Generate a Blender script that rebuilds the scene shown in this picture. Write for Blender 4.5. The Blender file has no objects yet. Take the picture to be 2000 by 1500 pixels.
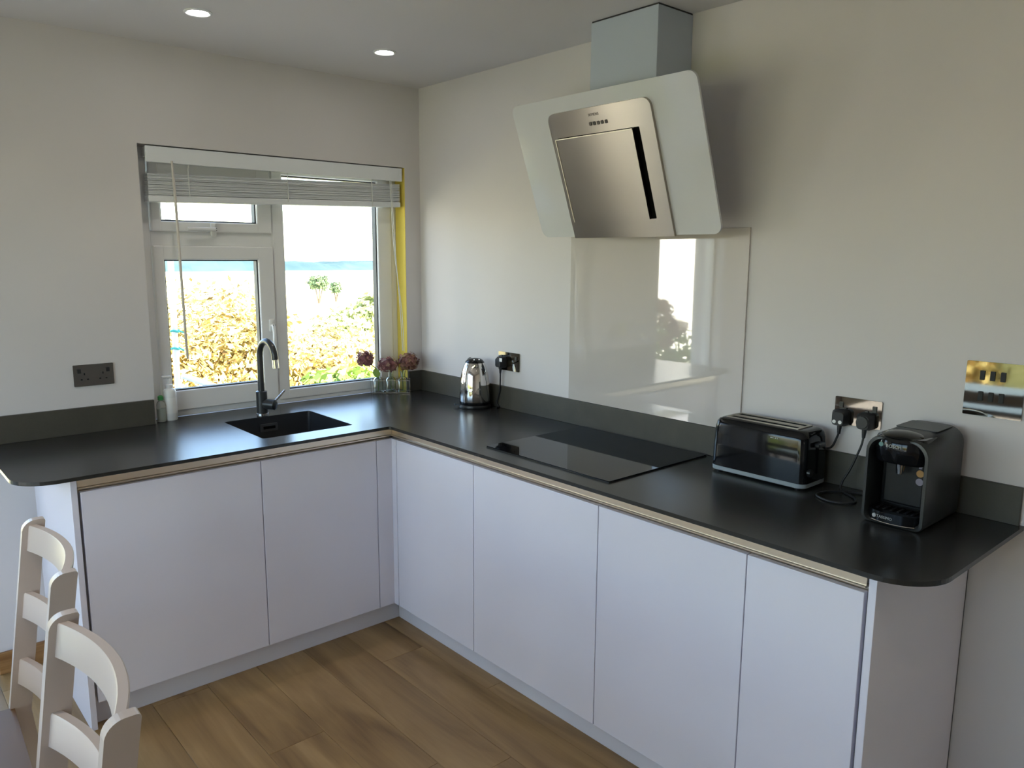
import bpy, bmesh, math, random
from mathutils import Vector, Matrix
random.seed(7)
SC = bpy.context.scene
COL = SC.collection
PI = math.pi

# ------------------------------------------------------------------ camera
cd = bpy.data.cameras.new('camera'); cam = bpy.data.objects.new('camera', cd); COL.objects.link(cam)
YAW, PIT, ROL = -0.7208, -0.1634, 0.0057
fw = Vector((-math.sin(YAW)*math.cos(PIT), math.cos(YAW)*math.cos(PIT), math.sin(PIT)))
rt = Vector((math.cos(YAW), math.sin(YAW), 0)); up = rt.cross(fw)
r2 = rt*math.cos(ROL)+up*math.sin(ROL); u2 = -rt*math.sin(ROL)+up*math.cos(ROL)
m = Matrix((r2, u2, -fw)).transposed().to_4x4(); m.translation = Vector((-2.2865, -3.3108, 1.5685))
cam.matrix_world = m
cd.sensor_width = 36; cd.lens = 1516.4/2000*36; cd.clip_start = .02; cd.clip_end = 3000
SC.camera = cam

# ------------------------------------------------------------------ sky, sun, exposure
W = bpy.data.worlds.new('sky'); SC.world = W; W.use_nodes = True
nt = W.node_tree; nt.nodes.clear()
sky = nt.nodes.new('ShaderNodeTexSky'); sky.sky_type = 'NISHITA'; sky.sun_disc = False
sky.sun_elevation = math.radians(38); sky.sun_rotation = math.radians(164); sky.dust_density = 1.0; sky.air_density = 1.0
bg = nt.nodes.new('ShaderNodeBackground'); bg.inputs['Strength'].default_value = 0.62
wo = nt.nodes.new('ShaderNodeOutputWorld')
nt.links.new(sky.outputs[0], bg.inputs[0]); nt.links.new(bg.outputs[0], wo.inputs[0])
sd = bpy.data.lights.new('sun', 'SUN'); sun = bpy.data.objects.new('sun', sd); COL.objects.link(sun)
sd.energy = 21.0; sd.angle = math.radians(.6); sd.color = (1, .93, .80)
sdir = Vector((.22, -.76, .62)).normalized()          # towards the sun, behind the house
sun.rotation_euler = sdir.to_track_quat('Z', 'Y').to_euler()
V = SC.view_settings; V.view_transform = 'Standard'; V.look = 'None'; V.gamma = 1.0; V.use_curve_mapping = False
V.exposure = 1.07
try:
    SC.cycles.use_denoising = True; SC.cycles.max_bounces = 12; SC.cycles.diffuse_bounces = 6
    SC.cycles.transparent_max_bounces = 24; SC.cycles.sample_clamp_indirect = 8
except Exception: pass

def portal(name, loc, rot, sx, sy):
    l = bpy.data.lights.new(name, 'AREA'); l.shape = 'RECTANGLE'; l.size = sx; l.size_y = sy
    l.cycles.is_portal = True
    o = bpy.data.objects.new(name, l); COL.objects.link(o); o.location = loc; o.rotation_euler = rot
    return o

# ------------------------------------------------------------------ materials
def srgb(r, g, b):
    f = lambda c: c/255/12.92 if c/255 <= .04045 else ((c/255+.055)/1.055)**2.4
    return (f(r), f(g), f(b), 1)
M = {}
def mat(name, col=(.8,.8,.8,1), rough=.5, metal=0, spec=.5, coat=0, trans=0, ior=1.5, emit=None, es=0, aniso=0):
    if len(col) == 3: col = (*col, 1)
    m = bpy.data.materials.new(name); m.use_nodes = True
    b = m.node_tree.nodes['Principled BSDF']
    b.inputs['Base Color'].default_value = col; b.inputs['Roughness'].default_value = rough
    b.inputs['Metallic'].default_value = metal; b.inputs['Specular IOR Level'].default_value = spec
    b.inputs['Coat Weight'].default_value = coat; b.inputs['Coat Roughness'].default_value = .05
    b.inputs['Transmission Weight'].default_value = trans; b.inputs['IOR'].default_value = ior
    b.inputs['Anisotropic'].default_value = aniso
    if emit: b.inputs['Emission Color'].default_value = (*emit[:3], 1); b.inputs['Emission Strength'].default_value = es
    M[name] = m
    return m
def N(m, t): return m.node_tree.nodes.new(t)
def Lk(m, a, b): m.node_tree.links.new(a, b)
def B(m): return m.node_tree.nodes['Principled BSDF']
def noise(m, scale, detail=4, rough=.5, stretch=(1,1,1), src='Object', distort=0):
    tc = N(m, 'ShaderNodeTexCoord'); mp = N(m, 'ShaderNodeMapping'); n = N(m, 'ShaderNodeTexNoise')
    mp.inputs['Scale'].default_value = stretch
    n.inputs['Scale'].default_value = scale; n.inputs['Detail'].default_value = detail; n.inputs['Roughness'].default_value = rough
    n.inputs['Distortion'].default_value = distort
    Lk(m, tc.outputs[src], mp.inputs[0]); Lk(m, mp.outputs[0], n.inputs['Vector'])
    return n, mp
def ramp(m, fac, stops):
    r = N(m, 'ShaderNodeValToRGB'); e = r.color_ramp.elements
    while len(e) < len(stops): e.new(.5)
    for k, (p, c) in enumerate(stops): e[k].position = p; e[k].color = (*c[:3], 1)
    Lk(m, fac, r.inputs[0]); return r
def bump(m, fac, strength, dist=.002):
    b = N(m, 'ShaderNodeBump'); b.inputs['Strength'].default_value = strength; b.inputs['Distance'].default_value = dist
    Lk(m, fac, b.inputs['Height']); Lk(m, b.outputs[0], B(m).inputs['Normal'])

# painted plaster: slight roller texture
def plaster(name, col):
    m = mat(name, col, .85, spec=.25)
    n, _ = noise(m, 90, 3); n2, _ = noise(m, 1.3, 2)
    c = Vector(col[:3]); r = ramp(m, n2.outputs['Fac'], [(.3, c*.97), (.7, c*1.02)])
    Lk(m, r.outputs[0], B(m).inputs['Base Color']); bump(m, n.outputs['Fac'], .12, .001)
plaster('wall_paint', (.655, .625, .62)); plaster('ceiling_paint', (.68, .66, .66)); plaster('yellow_paint', (.76, .60, .12))
plaster('render_white', (.84, .82, .76))
# white gloss kitchen fronts
m = mat('gloss_white', (.81, .79, .875), .09, spec=.5); n, _ = noise(m, 3, 2)
r = ramp(m, n.outputs['Fac'], [(.3, (.80,.78,.865)), (.7, (.82,.80,.885))]); Lk(m, r.outputs[0], B(m).inputs['Base Color'])
m = mat('carcass_white', (.78,.78,.78), .5); n, _ = noise(m, 40, 2); bump(m, n.outputs['Fac'], .05)
m = mat('plinth_grey', (.74,.72,.77), .3); n, _ = noise(m, 5, 2); bump(m, n.outputs['Fac'], .03)
# worktop: dark slate laminate
def slate(name, k=1.0, rough=.3, tint=(1,1,1)):
    m = mat(name, (.03,.03,.03), rough, spec=.5)
    n, _ = noise(m, 9, 6, .6, distort=.2); n2, _ = noise(m, 220, 3, .6)
    mx = N(m, 'ShaderNodeMath'); mx.operation = 'MULTIPLY_ADD'; mx.inputs[1].default_value = .35
    Lk(m, n2.outputs['Fac'], mx.inputs[0]); Lk(m, n.outputs['Fac'], mx.inputs[2])
    r = ramp(m, mx.outputs[0], [(.40, Vector([a*b*k for a, b in zip((.031,.031,.030), tint)])), (.68, Vector([a*b*k for a, b in zip((.036,.036,.035), tint)])), (.95, Vector([a*b*k for a, b in zip((.043,.043,.041), tint)]))])
    Lk(m, r.outputs[0], B(m).inputs['Base Color'])
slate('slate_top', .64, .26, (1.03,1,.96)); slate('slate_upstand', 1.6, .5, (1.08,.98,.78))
# oak laminate planks, grain along Y
m = mat('oak_plank', (.3,.2,.1), .33, spec=.45)
oi = N(m, 'ShaderNodeObjectInfo'); tc = N(m, 'ShaderNodeTexCoord'); ad = N(m, 'ShaderNodeVectorMath'); ad.operation = 'MULTIPLY_ADD'
cb = N(m, 'ShaderNodeCombineXYZ'); cb.inputs[0].default_value = 7.3; cb.inputs[1].default_value = 11.1; cb.inputs[2].default_value = 3.7
rv = N(m, 'ShaderNodeCombineXYZ')
for k in range(3): Lk(m, oi.outputs['Random'], rv.inputs[k])
Lk(m, rv.outputs[0], ad.inputs[0]); Lk(m, cb.outputs[0], ad.inputs[1]); Lk(m, tc.outputs['Object'], ad.inputs[2])
def grain(scale, st, det, dist):
    mp = N(m, 'ShaderNodeMapping'); mp.inputs['Scale'].default_value = st; n = N(m, 'ShaderNodeTexNoise')
    n.inputs['Scale'].default_value = scale; n.inputs['Detail'].default_value = det; n.inputs['Distortion'].default_value = dist
    Lk(m, ad.outputs[0], mp.inputs[0]); Lk(m, mp.outputs[0], n.inputs['Vector']); return n
g1 = grain(1.0, (9, 1.3, 1), 4, .7); g2 = grain(1.0, (110, 4, 1), 3, .2)
mm = N(m, 'ShaderNodeMath'); mm.operation = 'MULTIPLY_ADD'; mm.inputs[1].default_value = .16; Lk(m, g2.outputs['Fac'], mm.inputs[0]); Lk(m, g1.outputs['Fac'], mm.inputs[2])
ra = ramp(m, mm.outputs[0], [(.34, (.150,.080,.028)), (.48, (.250,.150,.058)), (.62, (.330,.205,.083)), (.80, (.420,.275,.120))])
hv = N(m, 'ShaderNodeHueSaturation'); mr = N(m, 'ShaderNodeMapRange'); mr.inputs[3].default_value = .94; mr.inputs[4].default_value = 1.06
Lk(m, oi.outputs['Random'], mr.inputs[0]); Lk(m, mr.outputs[0], hv.inputs['Value']); Lk(m, ra.outputs[0], hv.inputs['Color']); Lk(m, hv.outputs[0], B(m).inputs['Base Color'])
bump(m, g2.outputs['Fac'], .12, .0008)
m = mat('oak_trim', (.30,.15,.05), .45); n, _ = noise(m, 6, 4, stretch=(1,12,12)); r = ramp(m, n.outputs['Fac'], [(.3,(.22,.10,.03)),(.7,(.36,.19,.07))]); Lk(m, r.outputs[0], B(m).inputs['Base Color'])
# brushed steel / nickel
def brushed(name, col, rough, stretch):
    m = mat(name, col, rough, metal=1, aniso=.4)
    n, _ = noise(m, 60, 2, stretch=stretch); r = ramp(m, n.outputs['Fac'], [(.25, (rough*.97,)*3), (.75, (rough*1.03,)*3)])
    Lk(m, r.outputs[0], B(m).inputs['Roughness'])
brushed('steel', (.45,.41,.355), .30, (60,1,60))
m = M['steel']; tg = N(m, 'ShaderNodeCombineXYZ'); tg.inputs[0].default_value = .349; tg.inputs[2].default_value = -.937
Lk(m, tg.outputs[0], B(m).inputs['Tangent']); B(m).inputs['Anisotropic'].default_value = .96; brushed('rail_nickel', (.86,.75,.60), .33, (1,1,1))
mat('chrome', (.78,.76,.74), .05, 1); mat('kettle_chrome', (.72,.69,.66), .06, 1)
mat('black_nickel', (.17,.152,.13), .035, 1)
def plain(name, col, rough, spec=.5, coat=0, sc=30, b=.03):
    m = mat(name, col, rough, spec=spec, coat=coat); n, _ = noise(m, sc, 2); bump(m, n.outputs['Fac'], b, .0008)
plain('upvc', (.80,.80,.80), .3); plain('upvc_handle', (.78,.78,.78), .35); plain('gasket', (.03,.03,.035), .5)
plain('blind_white', (.72,.74,.76), .5); plain('valance_white', (.76,.78,.80), .45); plain('wand', (.60,.55,.50), .4); plain('cord_white', (.7,.7,.68), .7)
plain('chair_paint', (.54,.45,.39), .38); plain('table_top', (.035,.024,.018), .12, coat=.4)
plain('black_gloss', (.007,.007,.008), .08, .35, .0, b=.0); plain('black_satin', (.012,.012,.013), .32); plain('shell_grey', (.020,.021,.021), .38); plain('rocker_black', (.008,.008,.009), .45, .25); plain('dull_grey', (.06,.06,.06), .4); plain('seat_brown', (.16,.085,.035), .5)
plain('black_rubber', (.012,.012,.014), .5); plain('graphite', (.018,.019,.022), .38, b=.1, sc=200); plain('tap_black', (.03,.032,.034), .28)
plain('toaster_base', (.30,.34,.36), .4); plain('slot_dark', (.004,.004,.004), .8, .1)
plain('hood_white', (.45,.505,.58), .35); plain('hood_glass', (.61,.625,.65), .10, .5, .4, b=0)
plain('print_dark', (.06,.05,.045), .5); plain('print_light', (.40,.41,.41), .4); plain('print_teal', (.10,.22,.22), .4)
plain('disc_orange', (.35,.17,.03), .4); plain('disc_violet', (.20,.18,.24), .4); plain('usb_white', (.80,.80,.78), .4)
plain('splash_glass', (.56,.515,.475), .025, 1.0, .0, b=0); bb = B(M['splash_glass']); bb.inputs['IOR'].default_value = 1.75
plain('hob_glass', (.006,.006,.007), .03, .3, 0, b=0); B(M['hob_glass']).inputs['IOR'].default_value = 1.45
plain('soap_white', (.72,.73,.72), .35); plain('green_cap', (.05,.30,.08), .4); plain('soap_label', (.45,.50,.44), .4)
m = mat('led', (1,1,1), .5, emit=(1.0,.97,.92), es=28)
mat('spot_rim', (.8,.8,.8), .3); mat('edge_highlight', (.85,.80,.70), .45, 1)
# clear thin pane: clear glass that lets daylight straight through, plus its surface reflection
m = bpy.data.materials.new('pane'); m.use_nodes = True; M['pane'] = m; m.node_tree.nodes.clear()
tr = N(m,'ShaderNodeBsdfTransparent'); tr.inputs[0].default_value = (.96,.97,.96,1); gl = N(m,'ShaderNodeBsdfGlossy'); gl.inputs['Roughness'].default_value = .01
fr = N(m,'ShaderNodeFresnel'); fr.inputs[0].default_value = 1.5; mx = N(m,'ShaderNodeMixShader'); ou = N(m,'ShaderNodeOutputMaterial')
ge = N(m,'ShaderNodeNewGeometry'); fm = N(m,'ShaderNodeMath'); fm.operation = 'SUBTRACT'; fm.use_clamp = True
Lk(m, fr.outputs[0], fm.inputs[0]); Lk(m, ge.outputs['Backfacing'], fm.inputs[1])   # no mirror on leaving the pane
Lk(m, fm.outputs[0], mx.inputs[0]); Lk(m, tr.outputs[0], mx.inputs[1]); Lk(m, gl.outputs[0], mx.inputs[2]); Lk(m, mx.outputs[0], ou.inputs[0])
mat('vase_glass', (.93,.97,.96), .02, trans=1, ior=1.45); mat('bottle_clear', (.90,.95,.92), .08, trans=.85, ior=1.4)
# plants: each leaf gets its own tint
def leafy(name, stops, trans=.25, rough=.6):
    m = mat(name, (.2,.3,.1), rough, spec=.25)
    g = N(m, 'ShaderNodeNewGeometry'); r = ramp(m, g.outputs['Random Per Island'], stops); Lk(m, r.outputs[0], B(m).inputs['Base Color'])
    tl = N(m, 'ShaderNodeBsdfTranslucent'); Lk(m, r.outputs[0], tl.inputs[0]); mx = N(m, 'ShaderNodeMixShader'); mx.inputs[0].default_value = trans
    o = m.node_tree.nodes['Material Output']; Lk(m, B(m).outputs[0], mx.inputs[1]); Lk(m, tl.outputs[0], mx.inputs[2]); Lk(m, mx.outputs[0], o.inputs[0])
leafy('bramble', [(0,(.10,.06,.02)),(.3,(.42,.28,.08)),(.6,(.55,.45,.16)),(1,(.60,.58,.28))])
leafy('bramble_pale', [(0,(.20,.15,.06)),(.35,(.55,.45,.20)),(1,(.70,.66,.40))])
leafy('leaf_green', [(0,(.10,.16,.03)),(.5,(.26,.38,.08)),(1,(.45,.52,.16))])
leafy('leaf_pale', [(0,(.14,.18,.06)),(.4,(.42,.46,.20)),(1,(.62,.62,.36))])
leafy('tree_green', [(0,(.04,.08,.045)),(.5,(.12,.18,.09)),(1,(.24,.29,.15))])
leafy('hydrangea_pink', [(0,(.14,.055,.06)),(.45,(.27,.115,.12)),(.8,(.35,.185,.15)),(1,(.42,.30,.18))], .15)
leafy('hydrangea_rust', [(0,(.14,.055,.045)),(.45,(.28,.125,.10)),(.8,(.38,.21,.13)),(1,(.43,.32,.17))], .15)
leafy('hydrangea_garden', [(0,(.10,.03,.04)),(.5,(.24,.08,.09)),(1,(.35,.16,.14))], .15)
plain('stem_green', (.12,.20,.05), .5); plain('bark', (.10,.07,.045), .8, b=.4)
m = mat('dry_field', (.5,.45,.25), .9, spec=.1); n, _ = noise(m, .6, 6); r = ramp(m, n.outputs['Fac'], [(.3,(.42,.40,.20)),(.7,(.68,.62,.40))]); Lk(m, r.outputs[0], B(m).inputs['Base Color'])
m = mat('lawn', (.16,.24,.06), .9, spec=.1); n, _ = noise(m, 3, 6); r = ramp(m, n.outputs['Fac'], [(.3,(.12,.14,.05)),(.7,(.24,.25,.11))]); Lk(m, r.outputs[0], B(m).inputs['Base Color'])
m = mat('paving', (.6,.56,.5), .8); n, _ = noise(m, 8, 5); r = ramp(m, n.outputs['Fac'], [(.3,(.26,.25,.24)),(.7,(.36,.35,.33))]); Lk(m, r.outputs[0], B(m).inputs['Base Color'])
m = mat('far_wood_haze', (.20,.32,.36), .9, spec=.1); n, _ = noise(m, .05, 6); r = ramp(m, n.outputs['Fac'], [(.3,(.030,.058,.066)),(.7,(.055,.085,.090))]); Lk(m, r.outputs[0], B(m).inputs['Base Color'])  # bluish haze of distance is painted into the ridge's base colour
plain('pole_white', (.75,.78,.80), .4); plain('tie_teal', (.05,.42,.36), .5)

# ------------------------------------------------------------------ mesh helpers
def link(o, parent=None):
    COL.objects.link(o)
    if parent: o.parent = parent
    return o
def mk(name, bm, mt, parent=None, smooth=None):
    bmesh.ops.recalc_face_normals(bm, faces=bm.faces[:])
    me = bpy.data.meshes.new(name); bm.to_mesh(me); bm.free()
    for x in (mt if isinstance(mt, (list, tuple)) else [mt]): me.materials.append(M[x])
    o = bpy.data.objects.new(name, me); link(o, parent)
    if smooth is not None:
        for p in me.polygons: p.use_smooth = True
        try: me.set_sharp_from_angle(angle=math.radians(smooth))
        except Exception: pass
    return o
def empty(name, loc=(0,0,0)):
    o = bpy.data.objects.new(name, None); link(o); o.location = loc; o.empty_display_size = .05; return o
def tag(o, label, cat, group=None):
    o['label'] = label; o['category'] = cat
    if group: o['group'] = group
    return o
def struct(o, label=None):
    o['kind'] = 'structure'
    if label: o['label'] = label
    return o
def stuff(o, label=None, cat=None):
    o['kind'] = 'stuff'
    if label: o['label'] = label
    if cat: o['category'] = cat
    return o
def box(bm, x0, x1, y0, y1, z0, z1, bev=0, seg=2, mi=0):
    if x0 > x1: x0, x1 = x1, x0
    if y0 > y1: y0, y1 = y1, y0
    r = bmesh.ops.create_cube(bm, size=1)
    vs = r['verts']
    for v in vs: v.co = Vector(((x0+x1)/2+v.co.x*(x1-x0), (y0+y1)/2+v.co.y*(y1-y0), (z0+z1)/2+v.co.z*(z1-z0)))
    fs = {f for v in vs for f in v.link_faces}
    for f in fs: f.material_index = mi
    if bev:
        es = list({e for v in vs for e in v.link_edges})
        rr = bmesh.ops.bevel(bm, geom=es, offset=bev, segments=seg, profile=.5, affect='EDGES')
        for f in rr['faces']: f.material_index = mi
    return bm
def bx(*a, **k): return box(bmesh.new(), *a, **k)
def tube(bm, pts, r, n=12, cap=True):
    pts = [Vector(p) for p in pts]; rs = r if isinstance(r, (list, tuple)) else [r]*len(pts)
    rings = []; prev = None
    for i, p in enumerate(pts):
        t = (pts[min(i+1, len(pts)-1)]-pts[max(i-1, 0)]).normalized()
        if prev is None:
            a = Vector((0,0,1)) if abs(t.z) < .9 else Vector((1,0,0)); s = t.cross(a).normalized()
        else: s = (prev - t*prev.dot(t)).normalized()
        prev = s; q = t.cross(s)
        rings.append([bm.verts.new(p+(s*math.cos(2*PI*k/n)+q*math.sin(2*PI*k/n))*rs[i]) for k in range(n)])
    for a, b in zip(rings, rings[1:]):
        for k in range(n): bm.faces.new((a[k], a[(k+1)%n], b[(k+1)%n], b[k]))
    if cap: bm.faces.new(rings[0][::-1]); bm.faces.new(rings[-1])
    return bm
def tb(*a, **k): return tube(bmesh.new(), *a, **k)
def smoothpath(ctrl, n=8):
    c = [Vector(p) for p in ctrl]; c = [c[0]*2-c[1]]+c+[c[-1]*2-c[-2]]; out = []
    for i in range(1, len(c)-2):
        for k in range(n):
            t = k/n; a, b, d, e = c[i-1], c[i], c[i+1], c[i+2]
            out.append(.5*((2*b)+(d-a)*t+(2*a-5*b+4*d-e)*t*t+(-a+3*b-3*d+e)*t**3))
    out.append(c[-2]); return out
def lathe(bm, prof, c=(0,0,0), n=32):
    rings = []
    for r, z in prof:
        if r < 1e-6: rings.append([bm.verts.new((c[0], c[1], c[2]+z))])
        else: rings.append([bm.verts.new((c[0]+r*math.cos(2*PI*k/n), c[1]+r*math.sin(2*PI*k/n), c[2]+z)) for k in range(n)])
    for a, b in zip(rings, rings[1:]):
        for k in range(n):
            if len(a) == 1 and len(b) == 1: continue
            if len(a) == 1: bm.faces.new((a[0], b[k], b[(k+1)%n]))
            elif len(b) == 1: bm.faces.new((a[k], a[(k+1)%n], b[0]))
            else: bm.faces.new((a[k], a[(k+1)%n], b[(k+1)%n], b[k]))
    return bm
def lt(*a, **k): return lathe(bmesh.new(), *a, **k)
def prism(bm, pts, d, holes=(), mi=0):
    """planar polygon (3-D points) with holes, extruded by vector d"""
    es = []
    for loop in [pts]+list(holes):
        vs = [bm.verts.new(p) for p in loop]
        es += [bm.edges.new((vs[i], vs[(i+1)%len(vs)])) for i in range(len(vs))]
    if holes: r = bmesh.ops.triangle_fill(bm, use_beauty=True, use_dissolve=False, edges=es); fs = [g for g in r['geom'] if isinstance(g, bmesh.types.BMFace)]
    else: fs = [bm.faces.new([e.verts[0] for e in es])]
    r = bmesh.ops.extrude_face_region(bm, geom=fs)
    bmesh.ops.translate(bm, verts=[g for g in r['geom'] if isinstance(g, bmesh.types.BMVert)], vec=d)
    return bm
def pz(pts2, z0, z1, holes=()): return prism(bmesh.new(), [(x,y,z0) for x, y in pts2], (0,0,z1-z0), [[(x,y,z0) for x, y in h] for h in holes])
def rrect(x0, x1, y0, y1, r, n=6):
    """rounded rectangle, r one radius or four (x1y1, x0y1, x0y0, x1y0)"""
    rs = r if isinstance(r, (list, tuple)) else [r]*4; out = []
    for (cx, cy, a0), q in zip(((x1,y1,0), (x0,y1,90), (x0,y0,180), (x1,y0,270)), rs):
        if q <= 0: out.append((cx, cy)); continue
        ccx = cx-q if cx == x1 else cx+q; ccy = cy-q if cy == y1 else cy+q
        for k in range(n+1):
            a = math.radians(a0+90*k/n); out.append((ccx+q*math.cos(a), ccy+q*math.sin(a)))
    return out
def text(body, size, mt, parent, mw, name='lettering', depth=.0004, align='CENTER'):
    cu = bpy.data.curves.new('t', 'FONT'); cu.body = body; cu.size = size; cu.extrude = depth; cu.align_x = align; cu.align_y = 'CENTER'; cu.resolution_u = 3
    t = bpy.data.objects.new('t', cu); COL.objects.link(t); bpy.context.view_layer.update()
    me = bpy.data.meshes.new_from_object(t.evaluated_get(bpy.context.evaluated_depsgraph_get()))
    bpy.data.objects.remove(t); me.materials.clear(); me.materials.append(M[mt])
    o = bpy.data.objects.new(name, me); link(o, parent); o.matrix_local = mw; return o
def basis(ex, ey, o):
    ex = Vector(ex).normalized(); ey = Vector(ey).normalized(); m = Matrix((ex, ey, ex.cross(ey))).transposed().to_4x4(); m.translation = Vector(o); return m
def copy_tree(o, parent=None):
    c = o.copy(); COL.objects.link(c)
    if parent: c.parent = parent
    for ch in list(o.children): copy_tree(ch, c)
    return c

H, T, HC = .88, .012, 2.3755          # worktop height, thickness, ceiling
XL, YF = -3.80, -5.2                  # far left wall, wall behind the camera
WX1, WX2, WZ = -1.3234, -.0896, 1.9932
YW = .085                             # window frame face
TH = .26
# slim side light in the back wall (left of the picture) and garden doors in the left wall
SX1, SX2, SZ1 = -2.700, -1.945, 2.06
GY1, GY2, GZ1 = -3.1, -.12, 2.10

# ------------------------------------------------------------------ room shell
fl = struct(mk('floor', bx(XL, .0, YF, .0, -.08, -.010), 'oak_trim'), 'oak laminate floor laid in long planks')
PW, PL = .192, 1.285
plank_full = None
xk = -1.19 - PW*20
while xk < 0:
    x0 = max(xk, XL); x1 = min(xk+PW, 0)
    if x1-x0 > .01:
        y = YF - random.uniform(0, PL)
        while y < 0:
            y0 = max(y, YF); y1 = min(y+PL, 0)
            if y1-y0 > .02:
                g = .0004
                if abs(x1-x0-PW) < 1e-6 and abs(y1-y0-PL) < 1e-6:
                    if plank_full is None:
                        bm = bx(-PW/2+g, PW/2-g, -PL/2+g, PL/2-g, -.010, 0, bev=.0007, seg=1)
                        o = mk('plank', bm, 'oak_plank', fl); plank_full = o.data
                    else: o = link(bpy.data.objects.new('plank', plank_full), fl)
                    o.location = ((x0+x1)/2, (y0+y1)/2, 0)
                else:
                    o = mk('plank', bx(-(x1-x0)/2+g, (x1-x0)/2-g, -(y1-y0)/2+g, (y1-y0)/2-g, -.010, 0, bev=.0007, seg=1), 'oak_plank', fl)
                    o.location = ((x0+x1)/2, (y0+y1)/2, 0)
            y += PL
    xk += PW
struct(mk('ceiling', bx(XL-TH, TH, YF-TH, TH, HC, HC+.25), 'ceiling_paint'), 'plain white plaster ceiling')
bm = bmesh.new()
prism(bm, [(XL-TH,0,-.4), (TH,0,-.4), (TH,0,HC), (XL-TH,0,HC)], (0,TH,0),
      holes=[[(WX1,0,H-T), (WX2,0,H-T), (WX2,0,WZ), (WX1,0,WZ)], [(SX1,0,0), (SX2,0,0), (SX2,0,SZ1), (SX1,0,SZ1)]])
struct(mk('wall_back', bm, 'wall_paint'), 'cream painted wall with the kitchen window')
struct(mk('wall_right', bx(0, TH, YF-TH, 0, -.4, HC), 'wall_paint'), 'cream painted wall behind the hob')
struct(mk('wall_front', bx(XL-TH, 0, YF-TH, YF, -.4, HC), 'wall_paint'), 'cream painted wall behind the viewer')
bm = prism(bmesh.new(), [(XL,YF,-.4), (XL,0,-.4), (XL,0,HC), (XL,YF,HC)], (-TH,0,0), holes=[[(XL,GY1,0), (XL,GY2,0), (XL,GY2,GZ1), (XL,GY1,GZ1)]])
struct(mk('wall_left', bm, 'wall_paint'), 'cream painted wall with garden doors')
struct(mk('trim_1', bx(WX2-.002, WX2+.001, .001, YW, H, WZ-.001), 'yellow_paint'), 'bright yellow painted window reveal')
struct(mk('foot_strip_back', bx(SX2+.0, -1.765, -.014, 0, 0, .085, bev=.003), 'oak_trim'), 'low oak-coloured strip at the wall foot left of the cabinets')  # low oak-coloured strip along the foot of the back wall
struct(mk('baseboard_right', bx(-.014, 0, YF, -2.60, 0, .085, bev=.003), 'upvc'), 'white skirting along the right wall')
portal('window_portal', ((WX1+WX2)/2, .20, (H+WZ)/2), (PI/2, 0, PI), WX2-WX1, WZ-H)
portal('side_portal', ((SX1+SX2)/2, .20, SZ1/2), (PI/2, 0, PI), SX2-SX1, SZ1)
portal('garden_portal', (XL-.2, (GY1+GY2)/2, GZ1/2), (PI/2, 0, -PI/2), GY2-GY1, GZ1)
for nme in ('window_portal', 'side_portal', 'garden_portal'):
    o = bpy.data.objects[nme]
    inward = {'window_portal': Vector((0,-1,0)), 'side_portal': Vector((0,-1,0)), 'garden_portal': Vector((1,0,0))}[nme]
    o.rotation_euler = (-inward).to_track_quat('Z', 'Y').to_euler()
    if nme == 'garden_portal': o.data.size, o.data.size_y = GY2-GY1, GZ1

# ------------------------------------------------------------------ kitchen window
def fbox(bm, x0, x1, z0, z1, y0, y1, bev=.004): return box(bm, x0, x1, y0, y1, z0, z1, bev=bev, seg=2)
win = struct(empty('window_1', ((WX1+WX2)/2, YW, H)), 'white plastic casement window over the sink')
def wpart(name, bm, mt, parent=win, smooth=None):
    bmesh.ops.translate(bm, verts=bm.verts[:], vec=-Vector(win.location) if parent is win or parent.parent is win else (0,0,0))
    return mk(name, bm, mt, parent, smooth)
YB = YW+.065
XM0, XM1 = -.757, -.727                # mullion
bm = bmesh.new()
fbox(bm, WX1, WX2, H, H+.034, YW, YB); fbox(bm, WX1, WX2, WZ-.045, WZ, YW, YB); fbox(bm, WX1, WX1+.052, H+.03, WZ-.04, YW, YB)
fbox(bm, WX2-.05, WX2, H+.03, WZ-.04, YW, YB); fbox(bm, XM0, XM1, H+.03, WZ-.04, YW, YB); fbox(bm, WX1+.05, XM0+.004, 1.602, 1.662, YW, YB)
wpart('frame', bm, 'upvc')
def ring(bm, x0, x1, z0, z1, w, y0, y1, bev=.005):
    ws = w if isinstance(w, tuple) else (w,)*4     # left right bottom top
    fbox(bm, x0, x0+ws[0], z0, z1, y0, y1, bev); fbox(bm, x1-ws[1], x1, z0, z1, y0, y1, bev)
    fbox(bm, x0+ws[0]-.006, x1-ws[1]+.006, z0, z0+ws[2], y0, y1-.001, bev); fbox(bm, x0+ws[0]-.006, x1-ws[1]+.006, z1-ws[3], z1, y0, y1-.001, bev)
def sash(name, x0, x1, z0, z1, gx0, gx1, gz0, gz1, y0, nm_pane='pane'):
    bm = bmesh.new(); ring(bm, x0, x1, z0, z1, (gx0-x0, x1-gx1, gz0-z0, z1-gz1), y0, y0+.05)
    s = wpart(name, bm, 'upvc')
    bm = bmesh.new(); ring(bm, gx0-.004, gx1+.004, gz0-.004, gz1+.004, .0095, y0+.014, y0+.046, 0)
    wpart('gasket', bm, 'gasket', s)
    wpart(nm_pane, bx(gx0-.003, gx1+.003, y0+.030, y0+.034, gz0-.003, gz1+.003), 'pane', s)
    return s
s1 = sash('casement_sash', -1.268, XM0+.004, H+.028, 1.603, -1.226, -.823, .993, 1.545, YW-.012)
s2 = sash('top_sash', -1.268, XM0+.002, 1.660, 1.952, -1.228, -.822, 1.703, 1.868, YW-.012)
s3 = sash('fixed_light', XM1-.022, WX2-.03, H+.018, 1.962, -.695, -.199, .944, 1.922, YW-.004)
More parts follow.
